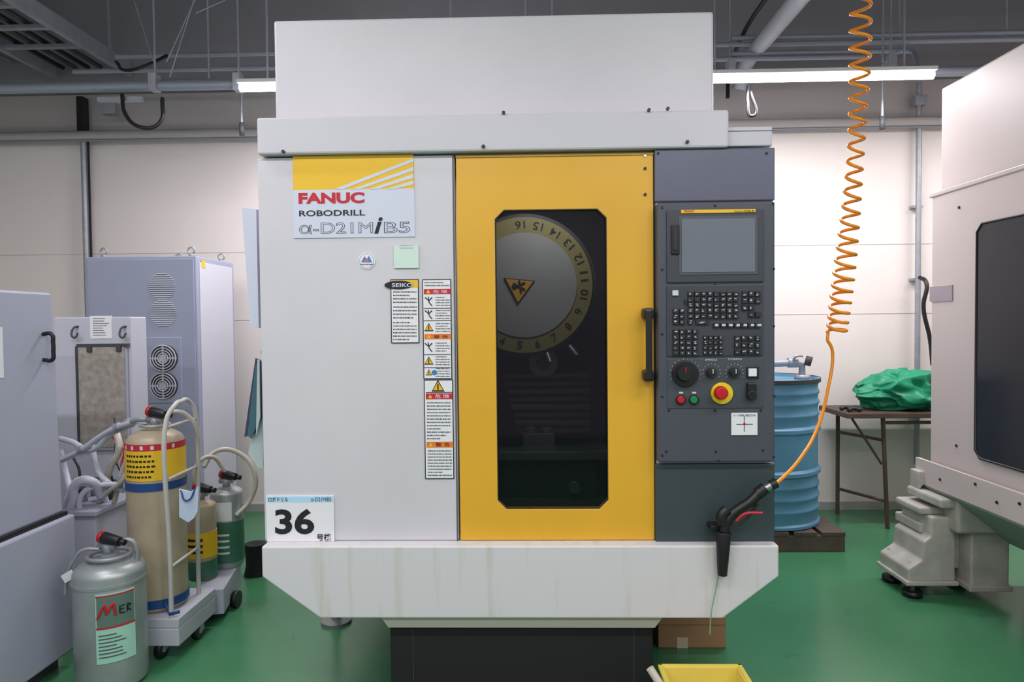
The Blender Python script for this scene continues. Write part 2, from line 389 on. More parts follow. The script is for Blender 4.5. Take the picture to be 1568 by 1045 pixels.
for k,px in enumerate((1090,1125)):
    cylY('rotary_switch_%d'%k,px,571,9,Yk-.004,.01,mat('knob_grey',(50,53,58),.4),M,bevel=.001); cylY('rotary_knob_%d'%k,px,571,6,Yk-.022,.02,black,M,bevel=.002)
    c=at(px,571,2.04); boxes('rotary_line_%d'%k,[(c.x-.0012,c.x+.0012,Yk-.0235,Yk-.0215,c.z-.002,c.z+.011)],legend,M)
    tick_ring(px,571,13,11,-30,210,'rotary_marks_%d'%k)
plate('white_pushbutton_frame',1144,562,1162,580,Yk-.002,.008,black,M,.001); plate('white_pushbutton',1147,565,1159,577,Yk-.010,.01,paper,M,.001)
ptext('switch_caption_a','SPINDLE',1080,550,1098,553,Yk+.0015,legend,M); ptext('switch_caption_b','OVERRIDE',1115,549,1136,552,Yk+.0015,legend,M)
for px,mt,nm in ((1043,red,'red'),(1063,green,'green')):
    cylY(nm+'_button_ring',px,613,7.5,Yk-.004,.01,black,M,bevel=.001); cylY(nm+'_button',px,613,5.5,Yk-.012,.012,mt,M,bevel=.002)
    x,_,z=at(px,602,2.05); boxes(nm+'_button_caption',[(x-.006,x+.006,Yk+.001,Yk+.004,z-.0025,z+.0025)],legend,M)
cylY('emergency_stop_collar',1106,603,16.5,Yk-.006,.012,bright_y,M,bevel=.001)
cylY('emergency_stop_neck',1106,603,8,Yk-.02,.02,red,M); cylY('emergency_stop_button',1106,603,11,Yk-.04,.02,red,M,r2=9.5,bevel=.004)
plate('key_switch',1145,587,1159,612,Yk-.012,.016,black,M,.003); cylY('key_switch_cap',1152,606,7,Yk-.02,.02,black,M,bevel=.002)
plate('axis_label',1120,633,1160,667,Yk+.002,.004,paper,M)
L=[]
for q in ((1139.4,638,1140.6,662),(1128,650,1153,651)): a=rect(*q,Yk); L.append((a[0],a[1],Yk+.0012,Yk+.002,a[2],a[3]))
boxes('axis_label_marks',L,inkgrey,M); cylY('axis_label_dot',1140,650,2,Yk+.001,.001,red,M,seg=12)
ptext('axis_label_text','X・Y移動 確認方向',1123,635,1157,638.5,Yk+.0012,ink,M)
x,_,z=at(1187,355,CAMD); box('side_socket',xR,xR+.012,.05,.12,z-.04,z+.04,white2,M,.003)
# ---- labels on left body
Yl=-.003
def lines(name,px0,py0,px1,py1,n,Y,m=ink):
    L=[]
    h=(py1-py0)/n
    for j in range(n):
        x=px0; xe=px1 if random.random()<.7 else px0+(px1-px0)*random.uniform(.4,.9)
        while x<xe:
            w=random.uniform(.6,1.6); a=rect(x,py0+h*(j+.3),min(x+w,xe),py0+h*(j+.66),Y); L.append((a[0],a[1],Y,Y+.0006,a[2],a[3])); x+=w+random.uniform(.6,1.1)
    return boxes(name,L,m,M)
plate('logo_yellow',448.5,238,633.5,290,Yl,.003,lblyellow,M)
for k,q in enumerate((((512,290),(526,290),(633,248),(633,243)),((540,290),(552,290),(633,262),(633,256)),((566,290),(578,290),(633,273),(633,267)),((592,290),(602,290),(633,283),(633,277)))):
    pp=[at(a,b_,CAMD+Yl) for a,b_ in q]; prism('logo_ray_%d'%k,[(v.x,v.z) for v in pp],Yl-.001,Yl+.0005,palegrey,M)
plate('logo_plate',449,290,635,364,Yl,.003,palegrey,M)
crim=mat('logo_crimson',(190,15,40),.5)
ptext('logo_name','FANUC',457,295,558,312,Yl-.001,crim,M,bold=.045)
ptext('logo_type','ROBODRILL',458,322,559,331,Yl-.001,ink,M,bold=.016)
ptext('logo_model','α-D21M',458,341,571,358,Yl-.001,ink,M,stroke=.011)
ptext('logo_model_i','i',573,333,586,358,Yl-.001,ink,M,bold=.03,shear=.3)
ptext('logo_model_end','B5',588,340,628,357,Yl-.001,ink,M,stroke=.011)
cylY('round_seal',561.5,400,13,Yl,.003,paper,M); cylY('round_seal_rim',561.5,400,11.5,Yl-.0005,.001,mat('seal_rim',(150,165,195),.5),M)
cylY('round_seal_pic',561.5,400,10.5,Yl-.001,.001,paper,M)
pp=[at(a,b_,CAMD+Yl-.001) for a,b_ in ((553,402),(558,393),(562,397),(565,392),(570,402))]; prism('round_seal_mark',[(v.x,v.z) for v in pp],Yl-.002,Yl-.001,mat('seal_blue',(90,120,180),.5),M)
pp=[at(a,b_,CAMD+Yl-.001) for a,b_ in ((558,401),(561,397),(565,401))]; prism('round_seal_dot',[(v.x,v.z) for v in pp],Yl-.0025,Yl-.002,lblorange,M)
lines('round_seal_text',552,403,571,408,1,Yl-.0015)
plate('paper_note',603,376,641,411,Yl-.002,.003,clipg,M)
lines('paper_note_text',612,374,632,382,2,Yl-.003,m=mat('faint',(170,185,180),.7))
def wl(name,px0,py0,px1,py1):
    plate(name+'_border',px0,py0,px1,py1,Yl,.003,ink,M,0); plate(name+'_face',px0+1.3,py0+1.3,px1-1.3,py1-1.3,Yl-.0008,.002,paper,M)
wl('caution_label',598.5,428,641.5,526)
plate('caution_label_head',600,429.5,640,441,Yl-.0012,.001,lblyellow,M)
x,_,z=at(611,437,CAMD); s_=.002
prism('badge_oval',[(x+22*s_*math.cos(a*math.pi/12),z+6.5*s_*math.sin(a*math.pi/12)) for a in range(24)],Yl-.003,Yl-.0005,ink,M)
ptext('badge_text','SEIKO',600,434,632,440,Yl-.0035,palegrey,M,bold=.02)
lines('caution_label_text_a',602,445,638,466,4,Yl-.0015); lines('caution_label_text_b',602,468,638,490,4,Yl-.0015); lines('caution_label_text_c',602,492,638,523,6,Yl-.0015)
def strip(name,px0,py0,px1,py1,m,txt):
    plate(name,px0,py0,px1,py1,Yl-.0012,.001,m,M)
    ptext(name+'_text',txt,px0+14,py0+1.5,px1-5,py1-1.5,Yl-.0018,ink if m is lblorange else paper,M)
    a=at(px0+7,(py0+py1)/2,CAMD); r_=.0065; prism(name+'_triangle',[(a.x-r_,a.z-r_*.8),(a.x+r_,a.z-r_*.8),(a.x,a.z+r_)],Yl-.0018,Yl-.0012,lblyellow,M)
def tri(name,px,py,r):
    a=at(px,py,CAMD); r_=r*.002
    prism(name+'_border',[(a.x-r_,a.z-r_*.8),(a.x+r_,a.z-r_*.8),(a.x,a.z+r_)],Yl-.0018,Yl-.0012,ink,M); r2=r_*.8
    prism(name+'_face',[(a.x-r2,a.z-r2*.75),(a.x+r2,a.z-r2*.75),(a.x,a.z+r2*.85)],Yl-.0024,Yl-.0018,lblyellow,M)
    boxes(name+'_mark',[(a.x-r_*.1,a.x+r_*.1,Yl-.003,Yl-.0024,a.z-r_*.5,a.z+r_*.4)],ink,M)
wl('danger_label',647.5,428,691.5,581)
lines('danger_label_head',650,431,689,440,2,Yl-.0015)
strip('danger_strip',649,443,690,451,lblred,'危 険')
strip('warn_strip',650,512,691,520,lblorange,'警 告')
sep=[]
for py in (472,491,543,563):
    a=rect(649,py,690,py+1,Yl); sep.append((a[0],a[1],Yl-.0014,Yl,a[2],a[3]))
boxes('danger_label_rules',sep,ink,M)
for k,(py,kind) in enumerate(((462,0),(482,0),(502,1),(532,0),(553,1),(571,1))):
    if kind: tri('danger_icon_%d'%k,657,py,7 if py<565 else 5)
    else:
        a=at(657,py,CAMD); tube('danger_icon_%d'%k,[(a.x-.012,Yl-.001,a.z+.012),(a.x,Yl-.001,a.z+.002),(a.x+.010,Yl-.001,a.z+.012)],.0018,ink,M,smooth=False)
        tube('danger_icon_b%d'%k,[(a.x-.002,Yl-.001,a.z+.014),(a.x+.001,Yl-.001,a.z-.004),(a.x+.010,Yl-.001,a.z-.014)],.0016,ink,M,smooth=False)
    lines('danger_text_%d'%k,667,py-8,689,py+8,4,Yl-.0015)
cylY('danger_blue_dot',665,571,4,Yl-.002,.001,blueink,M,seg=16)
wl('fire_label',650,582,694.5,734)
tri('fire_icon',671,592,10)
strip('fire_strip',652,603,693,612,lblred,'危 険'); strip('fire_strip_b',653,677,694,686,lblorange,'警 告')
lines('fire_text_a',654,615,690,675,12,Yl-.0015); lines('fire_text_b',655,689,692,731,9,Yl-.0015)
a=rect(652,601,693,602,Yl); boxes('fire_rule',[(a[0],a[1],Yl-.0014,Yl,a[2],a[3])],ink,M)
plate('number_sign',408,760,511.5,830,Yl-.002,.004,paper,M)
plate('number_sign_head',409,761,510,770,Yl-.0025,.001,mat('sign_blue',(176,216,240),.6),M)
ptext('number_sign_head_text','ロボドリル',411,762,441,769,Yl-.0032,ink,M,bold=.01); ptext('number_sign_head_type','α-D21MiB5',476,762.5,507,768.5,Yl-.0032,ink,M)
ptext('number_sign_digits','36',421,780,481,819,Yl-.0032,ink,M,bold=.03)
ptext('number_sign_suffix','号機',485,818,507,829,Yl-.0032,ink,M,bold=.015)
x0,x1,z0,z1=rect(376,320,398,503,.1); prism('side_tray',[(x0,z1),(x1,z1-.005),(x1,z0),(x0+.02,z0+.0)],.08,.32,palegrey,M)
# ---------------------------------------------------------------- hanging folders
FO=empty('hanging_document_folder')
for k,(q,mt,Y) in enumerate(((((391,549),(400,553),(401,640),(389,665),(374,670)),navy,.06),(((391,560),(396,556),(399,640),(384,672),(379,668)),teal,.05),(((391,640),(402,636),(403,716),(396,718),(380,696)),sheet,.07),(((394,552),(397,550),(398,640),(392,668)),sheet,.045))):
    pp=[at(a,b_,CAMD+Y) for a,b_ in q]; prism('folder_leaf_%d'%k,[(min(v.x,xL-.001),v.z) for v in pp],Y,Y+.006,mt,FO)
pp=at(398,540,CAMD+.055); cyl('hook',(xL-.02,.055,pp.z),(xL,.055,pp.z),.004,chrome,FO)
# ---------------------------------------------------------------- air gun + holder + hose
A=empty('air_blow_gun'); GY=2.02; 
def ap(px,py,D=GY): return at(px,py,D)
hc=ap(1108,815); hb=ap(1106,882)
cyl('holder_cup',hb,hc,.014,black,A,r2=.023,bevel=.002); boxes('holder_bracket',[(hc.x-.035,hc.x-.008,-.06,-.0125,hc.z-.0,hc.z+.015)],black,A,.003)
tube('gun_nozzle',[ap(1107,850),ap(1110,812)],.008,chrome,A,smooth=False)
tube('gun_body',[ap(1109,815),ap(1113,800),ap(1122,788),ap(1135,778),ap(1150,768),ap(1166,752)],.015,black,A)
tube('gun_head',[ap(1106,803),ap(1106,790),ap(1114,781)],.017,black,A)
tube('gun_trigger',[ap(1128,798,1.99),ap(1140,788,1.98),ap(1168,786,1.97)],.004,lblred,A)
tube('gun_guard',[ap(1122,806),ap(1138,800),ap(1150,786),ap(1160,772)],.004,black,A)
tube('gun_swivel',[ap(1160,757),ap(1172,748)],.018,black,A,smooth=False)
tube('gun_coupling',[ap(1168,751),ap(1180,744)],.012,chrome,A,smooth=False)
tube('gun_coupling_nut',[ap(1180,744),ap(1189,740)],.015,black,A,smooth=False)
tube('tag_string',[ap(1100,882,2.03),ap(1096,905,2.03),ap(1089,940,2.02),ap(1087,972,2.02)],.002,mat('string_green',(120,160,120),.6),A)
H=empty('coiled_air_hose')
tube('hose_tail',[ap(1188,741),at(1200,731,2.05),at(1225,703,2.12),at(1252,655,2.25),at(1268,595,2.36),at(1275,545,2.39),at(1273,532,2.39),at(1267,522,2.39)],.0055,orange,H)
pts=[];S=16
P0=at(1319,-60,2.39);P1=at(1281,510,2.39); 
turns=26
for i in range(turns*S+1):
    t=i/(turns*S)
    f=1-(1-t)**1.25
    c=P0.lerp(P1,f); c.x+= .024*math.sin(math.pi*f)
    a=2*math.pi*i/S+math.pi
    rr=.028+.004*math.sin(f*9)
    pts.append((c.x+rr*math.cos(a),c.y+rr*math.sin(a),c.z+.008*math.sin(a)))
pts.append(tuple(at(1267,522,2.39)))
tube('hose_coil',pts,.0056,orange,H,smooth=False)
c=P0; cyl('hose_hanger',(c.x,c.y,c.z),(c.x,c.y,3.3),.006,galv,H)
# ---------------------------------------------------------------- under / front items
CB=empty('cardboard_box')
b0=at(1003,997,2.5);b1=at(1112,997,2.5); 
box('carton',b0.x+.012,b1.x,.41,.72,0,.115,cardb,CB,.003); boxes('tape',[(b0.x+.08,b0.x+.12,.408,.41,0,.04)],mat('tape',(215,200,175),.3),CB)
boxes('carton_flap_line',[(b0.x+.014,b1.x-.002,.409,.411,.085,.087)],mat('carton_line',(120,92,66),.8),CB)
BN=empty('yellow_parts_bin')
bx=at(1014,1027,1.99); ex=at(1130,1021,1.99); bz=ex.z
def taper(name,x0,x1,y0,y1,z0,z1,ins,m,parent,th=.006):
    V=[];F=[]
    o=[(x0,y0),(x1,y0),(x1,y1),(x0,y1)]; i_=[(x0+th,y0+th),(x1-th,y0+th),(x1-th,y1-th),(x0+th,y1-th)]
    def ins_(p,d): cx=(x0+x1)/2;cy=(y0+y1)/2; return (p[0]+(d if p[0]<cx else -d),p[1]+(d if p[1]<cy else -d))
    V+=[(*ins_(p,ins),z0) for p in o]+[(*p,z1) for p in o]+[(*p,z1) for p in i_]+[(*ins_(p,ins),z0+th) for p in i_]
    F=[(0,1,2,3)]+[(i,(i+1)%4,(i+1)%4+4,i+4) for i in range(4)]+[(i+4,(i+1)%4+4,(i+1)%4+8,i+8) for i in range(4)]+[(i+8,(i+1)%4+8,(i+1)%4+12,i+12) for i in range(4)]+[(12,13,14,15)]
    return obj(name,V,F,m,parent,.002)
taper('bin_body',bx.x,ex.x,-.42,-.10,0,bz,.03,binyel,BN)
boxes('bin_rim',[(bx.x-.012,ex.x+.012,-.104,-.092,bz-.008,bz+.004),(bx.x-.012,ex.x+.012,-.432,-.42,bz-.008,bz+.004),(bx.x-.012,bx.x+.002,-.432,-.092,bz-.008,bz+.004),(ex.x-.002,ex.x+.012,-.432,-.092,bz-.008,bz+.004)],binyel,BN,.003)
s0=at(995,1024,1.85); s1=Vector((bx.x+.09,-.3,.03)); tube('brush_handle',[s0,s0.lerp(s1,.5),s1],.011,mat('handle_wood',(205,195,180),.5),BN,smooth=False)
LF=empty('leveling_foot'); p=atZ(515,950,.01); lathe('foot_pad',[(0,0),(.06,0),(.06,.012),(.02,.02),(.02,.06),(0,.06)],p.x,p.y,mat('foot_grey',(130,134,132),.5,metal=.4),LF)
cyl('foot_bolt',(p.x,p.y,.05),(p.x,p.y,.29),.012,galv,LF)
# ---------------------------------------------------------------- neighbour machine (right)
NM=empty('cnc_machining_center'); XN=1.80
yb=atX(1425,500,XN).y; yf=yb-1.75
zt1=atX(1425,297,XN).z; zb1=atX(1416,708,XN).z
box('body',XN,XN+1.6,yf,yb,zb1,zt1,beige,NM,.01)
p=atX(1441,136,XN+.03); box('upper_housing',XN+.03,XN+1.5,yf+.1,p.y,zt1,p.z,beige,NM,.01)
box('top_cover',XN-.006,XN+1.6,yf-.02,yb+.01,zt1-.02,zt1+.0,beige,NM,.004)
prism('apron',[(XN-.03,zb1+.0),(XN-.03,zb1-.10),(XN+.22,zb1-.30),(XN+1.4,zb1-.30),(XN+1.6,zb1-.1),(XN+1.6,zb1)],yf,yb+.03,greenapron,NM)
prism('apron_skirt',[(XN-.035,zb1+.02),(XN-.035,zb1-.09),(XN-.02,zb1-.09),(XN-.02,zb1+.02)],yf,yb+.05,beige,NM)
box('base',XN+.28,XN+1.3,yf+.2,yb-.2,0,zb1-.3,matte,NM,.01)
ya=atX(1497,520,XN).y; za=atX(1505,343,XN).z; zb_=atX(1500,702,XN).z
O=oct_(ya-.9,ya,zb_,za,.03)
prism('side_window',O,XN-.006,XN+.01,darkglass,NM,axis='X')
tube('side_window_gasket',[(XN-.006,a,b_) for a,b_ in O+[O[0]]],.005,black,NM,smooth=False)
for k,(px,py) in enumerate(((1469,318),(1440,735),(1494,742),(1527,770),(1562,772),(1465,683))):
    c=atX(px,py,XN-.035 if py>700 else XN); cyl('side_bolt_%d'%k,(c.x-.004,c.y,c.z),(c.x+.02,c.y,c.z),.006,black,NM,seg=10)
a=atX(1424,440,XN);b_=atX(1459,461,XN); box('strap_tape',XN-.004,XN+.01,b_.y,yb+.003,b_.z,a.z,mat('tape_grey',(160,150,158),.3),NM,0)
# rear casting: narrow ribbed upright standing on a stepped foot
box('casting_column',XN-.01,XN+.30,yb-.22,yb+.03,.30,zb1-.05,cast,NM,.012)
prism('casting_gusset',[(XN-.06,zb1-.03),(XN+.04,zb1-.03),(XN+.04,.36),(XN-.0,.36),(XN-.02,.48),(XN-.06,zb1-.12)],yb-.02,yb+.05,cast,NM,bevel=.006)
box('casting_flange',XN-.11,XN+.22,yb-.12,yb+.08,.355,.385,cast,NM,.008)
box('casting_shoulder',XN-.07,XN+.2,yb-.2,yb+.06,zb1-.15,zb1-.11,cast,NM,.010)
for k,dx in enumerate((.02,.10,.18)): prism('casting_rib_%d'%k,[(yb+.025,.385),(yb+.075,.385),(yb+.04,zb1-.14),(yb+.025,zb1-.14)],XN+dx,XN+dx+.015,cast,NM,axis='X')
prism('casting_foot',[(XN-.18,.075),(XN+.02,.075),(XN+.02,.355),(XN-.08,.355),(XN-.085,.27),(XN-.115,.25),(XN-.12,.17),(XN-.18,.13)],yb-.16,yb+.08,cast,NM,bevel=.008)
prism('casting_foot_heel',[(XN+.06,.06),(XN+.22,.06),(XN+.22,.355),(XN+.06,.355)],yb-.2,yb+.05,cast,NM,bevel=.008)
boxes('casting_ledge',[(XN-.19,XN+.03,yb-.17,yb+.09,.06,.08),(XN-.10,XN-.04,yb-.1,yb+.10,.27,.31),(XN+.02,XN+.06,yb-.12,yb+.02,.12,.34),(XN+.05,XN+.23,yb-.21,yb+.06,.05,.075)],cast,NM,.005)
for k,(dx,dy) in enumerate(((-.14,.05),(-.02,.06),(.14,.03),(-.14,-.12))):
    cyl('casting_bolt_%d'%k,(XN+dx,yb+dy,.02),(XN+dx,yb+dy,.15 if dx<0 else .1),.010,galv,NM); cyl('casting_nut_%d'%k,(XN+dx,yb+dy,.13),(XN+dx,yb+dy,.15),.018,galv,NM,seg=6); cyl('leveling_pad_%d'%k,(XN+dx,yb+dy,0),(XN+dx,yb+dy,.025),.04,black,NM)
cyl('front_leveling_pad',(XN+.35,yb-.6,0),(XN+.35,yb-.6,.04),.07,galv,NM)
# ---------------------------------------------------------------- blue drum on pallet
DX,DY,DR=1.30,3.84-CAMD,.295
PL=empty('wooden_pallet')
px1=1.64; L=[]
for i in range(7): L.append((px1-1.0+i*.145,px1-1.0+i*.145+.12,3.54-CAMD,4.14-CAMD,.085,.105))
boxes('deck_boards',L,wood,PL,.003)
boxes('stringers',[(px1-1.0,px1-.01,y,y+.06,.0,.085) for y in (3.545-CAMD,3.81-CAMD,4.07-CAMD)],wood,PL,.003)
DM=empty('steel_drum'); zb=.105
zt_=at(1240,577,3.84).z; Hh=zt_-zb
prof=[(0,zb),(DR-.01,zb),(DR+.004,zb+.006),(DR+.004,zb+.02),(DR-.006,zb+.03)]
for f in (.12,.20,.28,.37,.66,.76,.84,.91):
    big=f in(.37,.66); w=.022 if big else .014; d=.014 if big else .007
    z=zb+Hh*f; prof+=[(DR-.006,z-w),(DR-.006+d,z-w*.4),(DR-.006+d,z+w*.4),(DR-.006,z+w)]
prof+=[(DR-.006,zb+Hh-.03),(DR+.004,zb+Hh-.018),(DR+.004,zb+Hh),(DR-.008,zb+Hh+.002),(DR-.014,zb+Hh-.015),(0,zb+Hh-.015)]
lathe('drum_shell',prof,DX,DY,drumblue,DM,seg=56)
lathe('drum_rim_ring',[(DR+.003,zt_-.02),(DR+.008,zt_-.018),(DR+.008,zt_+.002),(DR+.003,zt_+.004)],DX,DY,darkgrey,DM,seg=56)
V=[at(1192,557,3.84),at(1212,556,3.84),at(1228,560,3.84)]
zl=zb+Hh-.02
tube('pump_pipe',[(DX-.1,DY,V[0].z),V[0],V[1],V[2],(V[2].x,V[2].y,zl)],.020,galv,DM,smooth=False)
cyl('pump_flange',(V[2].x,V[2].y,zl),(V[2].x,V[2].y,zl+.03),.04,galv,DM)
tube('valve_lever',[V[1]+Vector((0,-.02,0)),V[1]+Vector((.01,-.03,.035)),V[1]+Vector((.05,-.03,.04))],.007,chrome,DM)
tube('valve_body',[V[1]-Vector((.02,0,0)),V[1]+Vector((.03,0,0))],.028,galv,DM,smooth=False)
cyl('bung_cap',(V[2].x+.02,V[2].y-.02,V[2].z),(V[2].x+.035,V[2].y-.02,V[2].z+.05),.018,darkgrey,DM)
# ---------------------------------------------------------------- table with green tarp
TB=empty('folding_table')
tl=at(1291,632,3.95); ztb=tl.z; ty0=3.90-CAMD; ty1=4.28-CAMD
box('table_top',tl.x,tl.x+.95,ty0,ty1,ztb-.03,ztb,tabwood,TB,.004)
lx=[tl.x+.12,tl.x+.85]
for k,x in enumerate(lx):
    tube('leg_%d'%k,[(x+.10 if k==0 else x,ty0+.04,ztb-.03),(x+.13 if k==0 else x,ty0+.04,.0)],.012,tabwood,TB,smooth=False)
    tube('leg_back_%d'%k,[(x-.02,ty1-.04,ztb-.03),(x-.02,ty1-.04,.0)],.012,tabwood,TB,smooth=False)
    tube('leg_brace_%d'%k,[(x+(.12 if k==0 else 0),ty0+.04,.16),(x-.02,ty1-.04,.16)],.009,tabwood,TB,smooth=False)
    tube('leg_brace_up_%d'%k,[(x+(.10 if k==0 else 0),ty0+.04,ztb-.16),(x-.02,ty1-.04,ztb-.16)],.009,tabwood,TB,smooth=False)
tube('apron_rail',[(lx[0]+.10,ty0+.04,ztb-.06),(lx[1],ty0+.04,ztb-.06)],.01,tabwood,TB,smooth=False)
tube('folding_stay',[(lx[0]+.10,ty0+.05,ztb-.3),(lx[0]-.06,ty0+.07,ztb-.04)],.007,tabwood,TB,smooth=False)
bm=bmesh.new(); bmesh.ops.create_icosphere(bm,subdivisions=6,radius=1)
tcx=at(1374,605,4.05); zmin=ztb+.002
def ridge(p): return 1-abs(mn.noise(p))*2.2
for v in bm.verts:
    d=v.co.normalized()
    wv=d+Vector((mn.noise(d*2),mn.noise(d*2+Vector((9,0,0))),0))*.35
    r_=.90+.30*mn.noise(d*1.5+Vector((3,1,2)))+.20*ridge(wv*1.6)+.05*ridge(wv*3.5+Vector((5,2,1)))
    z=d.z*r_
    v.co=Vector((d.x*r_*.225,d.y*r_*.15,z*.175 if z>0 else z*.10))
    if v.co.z>0: v.co.z*=1.0-.45*max(0,-v.co.x/.235)
for v in bm.verts:
    v.co.z=max(v.co.z+ztb+.085,zmin); v.co.x+=tcx.x+.03; v.co.y+=4.08-CAMD
me=bpy.data.meshes.new('green_tarp'); bm.to_mesh(me); bm.free(); me.materials.append(tarp)
for p_ in me.polygons: p_.use_smooth=True
tp=bpy.data.objects.new('green_tarp_bundle',me); scene.collection.objects.link(tp)
GL=empty('work_gloves')
for k,(dx,dy,w) in enumerate(((0,0,.035),(.02,.035,.04),(-.02,.06,.03))):
    p=at(1308,632,3.95)
    tube('glove_%d'%k,[(p.x+dx-w,p.y+dy,ztb+.012),(p.x+dx,p.y+dy+.008,ztb+.020),(p.x+dx+w,p.y+dy,ztb+.012)],.012,black,GL)
# ---------------------------------------------------------------- left: tall cabinet
TC=empty('electrical_cabinet'); D1=3.6
x0=at(136,600,D1).x;x1=at(305,600,D1).x;zc=at(220,393,D1).z; ydp=.46
cabfront=mat('cabinet_front_shaded',(158,163,186),.5,noise=.04)  # cabinet grey with the front's shade mixed into the colour
box('cabinet_body',x0,x1,D1-CAMD,D1-CAMD+ydp,.06,zc,cabfront,TC,.006); box('plinth',x0+.02,x1-.02,D1-CAMD+.02,D1-CAMD+ydp-.02,0,.06,darkgrey,TC,0)
yq=D1-CAMD
box('side_panel',x1-.001,x1+.004,yq+.03,yq+ydp-.03,.10,zc-.03,mat('cabinet_side_lit',(200,201,214),.5),TC,.002)  # same cabinet grey painted lighter, as the side that catches the light
box('door_panel',x0+.012,x1-.012,yq-.006,yq,.10,zc-.015,cabfront,TC,.003)
def vent(name,px,py,r,Y,par):
    c=at(px,py,CAMD+Y); s_=(CAMD+Y)/FPX; L=[]
    n=13
    for i in range(n):
        z=-r+2*r*(i+.5)/n; w=math.sqrt(max(0,r*r-z*z)); L.append((c.x-w*s_,c.x+w*s_,Y-.002,Y+.001,c.z+(z-.45)*s_,c.z+(z+.45)*s_))
    boxes(name,L,mat('vent_light',(232,233,240),.5),par)
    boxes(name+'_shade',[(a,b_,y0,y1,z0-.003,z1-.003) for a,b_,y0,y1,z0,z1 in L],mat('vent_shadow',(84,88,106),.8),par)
vent('vent_a',248,439,21,yq-.006,TC); vent('vent_b',250,480,21,yq-.006,TC)
plate('fan_plate',222,517,278,618,yq-.012,.01,cabfront,TC,.003)
for k,py in enumerate((549,591)):
    cylY('fan_hole_%d'%k,252,py,21,yq-.014,.004,darkgrey,TC)
    c=at(252,py,CAMD+yq); s_=(CAMD+yq)/FPX
    for j,rr in enumerate((20,16,12,8)):
        tube('fan_guard_%d_%d'%(k,j),[(c.x+rr*s_*math.cos(t*math.pi/14),yq-.018,c.z+rr*s_*math.sin(t*math.pi/14)) for t in range(29)],.0035,cabgrey2,TC,smooth=False)
    boxes('fan_spokes_%d'%k,[(c.x-21*s_,c.x+21*s_,yq-.018,yq-.014,c.z-.005,c.z+.005),(c.x-.005,c.x+.005,yq-.018,yq-.014,c.z-21*s_,c.z+21*s_),(c.x-.018,c.x+.018,yq-.02,yq-.014,c.z-.018,c.z+.018)],cabgrey2,TC)
for k,(xx,yy) in enumerate(((x0+.07,yq+.05),(x1-.05,yq+.05),(x0+.3,yq+.4),(x1-.05,yq+.41))):
    cyl('eyebolt_base_%d'%k,(xx,yy,zc),(xx,yy,zc+.015),.014,galv,TC)
    tube('eyebolt_ring_%d'%k,[(xx+.018*math.cos(t*math.pi/8),yy,zc+.033+.018*math.sin(t*math.pi/8)) for t in range(17)],.005,galv,TC,smooth=False)
boxes('cabinet_warning_sticker',[(x1+.003,x1+.006,yq+.05,yq+.09,zc-.06,zc-.02)],lblyellow,TC)
# ---------------------------------------------------------------- left: filter unit
CH=empty('coolant_chiller'); D2=3.0; yq=D2-CAMD
x0=at(84,590,D2).x;x1=at(202,590,D2).x;zc=at(150,486,D2).z
box('chiller_body',x0,x1,yq,yq+.13,.05,zc,cabgrey2,CH,.006)
boxes('chiller_feet',[(x0+.01,x0+.06,yq+.02,yq+.07,0,.05),(x1-.06,x1-.01,yq+.02,yq+.07,0,.05)],darkgrey,CH)
plate('filter_frame',117,527,195,690,yq-.016,.018,cabgrey,CH,.003); plate('filter_mesh',121,531,192,686,yq-.02,.01,filterm,CH,.001)
boxes('filter_edge',[(rect(117,531,121,690,yq-.02)[0],rect(117,531,121,690,yq-.02)[1],yq-.021,yq,rect(117,531,121,690,yq)[2],rect(117,531,121,690,yq)[3]),
                     rect(117,527,195,532,yq-.02)[:2]+(yq-.021,yq)+rect(117,527,195,532,yq-.02)[2:]],darkgrey,CH)
plate('chiller_label',138,484,171,519,yq-.003,.004,paper,CH)
Lb=[]
for j in range(8):
    a=rect(142,488+j*3.6,142+random.uniform(15,26),489+j*3.6,yq-.004); Lb.append((a[0],a[1],yq-.0036,yq-.003,a[2],a[3]))
boxes('chiller_label_text',Lb,inkgrey,CH)
for k,px in enumerate((120,193)):
    c=at(px,507,D2); tube('filter_latch_%d'%k,[(c.x,yq,c.z+.02),(c.x-.01,yq-.02,c.z+.01),(c.x,yq-.03,c.z-.03),(c.x+.012,yq-.02,c.z-.01)],.0045,darkgrey,CH)
boxes('filter_clips',[rect(132,530,139,540,yq-.03)[:2]+(yq-.03,yq-.016)+rect(132,530,139,540,yq-.03)[2:],rect(177,529,184,539,yq-.03)[:2]+(yq-.03,yq-.016)+rect(177,529,184,539,yq-.03)[2:]],darkgrey,CH,.002)
# ---------------------------------------------------------------- left: front cabinet machine
LC=empty('gray_control_cabinet'); XC=-1.66
pt=atX(79,449,XC); ztc=pt.z; yfc=pt.y
zl1=atX(108,780,XC).z
yl1=atX(110,800,XC+.03).y
prism('upper_cabinet',[(yfc,ztc),(yfc-1.3,ztc),(yfc-1.3,zl1),(yl1,zl1)],XC-.8,XC,cabgrey,LC,axis='X',bevel=.008)
box('seam_gasket',XC-.79,XC+.012,yfc-1.3,yl1+.005,zl1-.012,zl1+.002,black,LC,0)
box('lower_cabinet',XC-.8,XC+.03,yfc-1.32,yl1+.02,.06,zl1-.012,cabgrey,LC,.008)
box('lower_plinth',XC-.78,XC-.02,yfc-1.2,yl1-.02,0,.06,darkgrey,LC,0)
h=atX(75,512,XC);h2=atX(75,551,XC)
tube('cabinet_handle',[(XC,h.y-.03,h.z),(XC+.03,h.y-.03,h.z),(XC+.035,h.y-.03,h.z-.03),(XC+.035,h.y-.03,h2.z+.03),(XC+.03,h.y-.03,h2.z),(XC,h.y-.03,h2.z)],.007,black,LC)
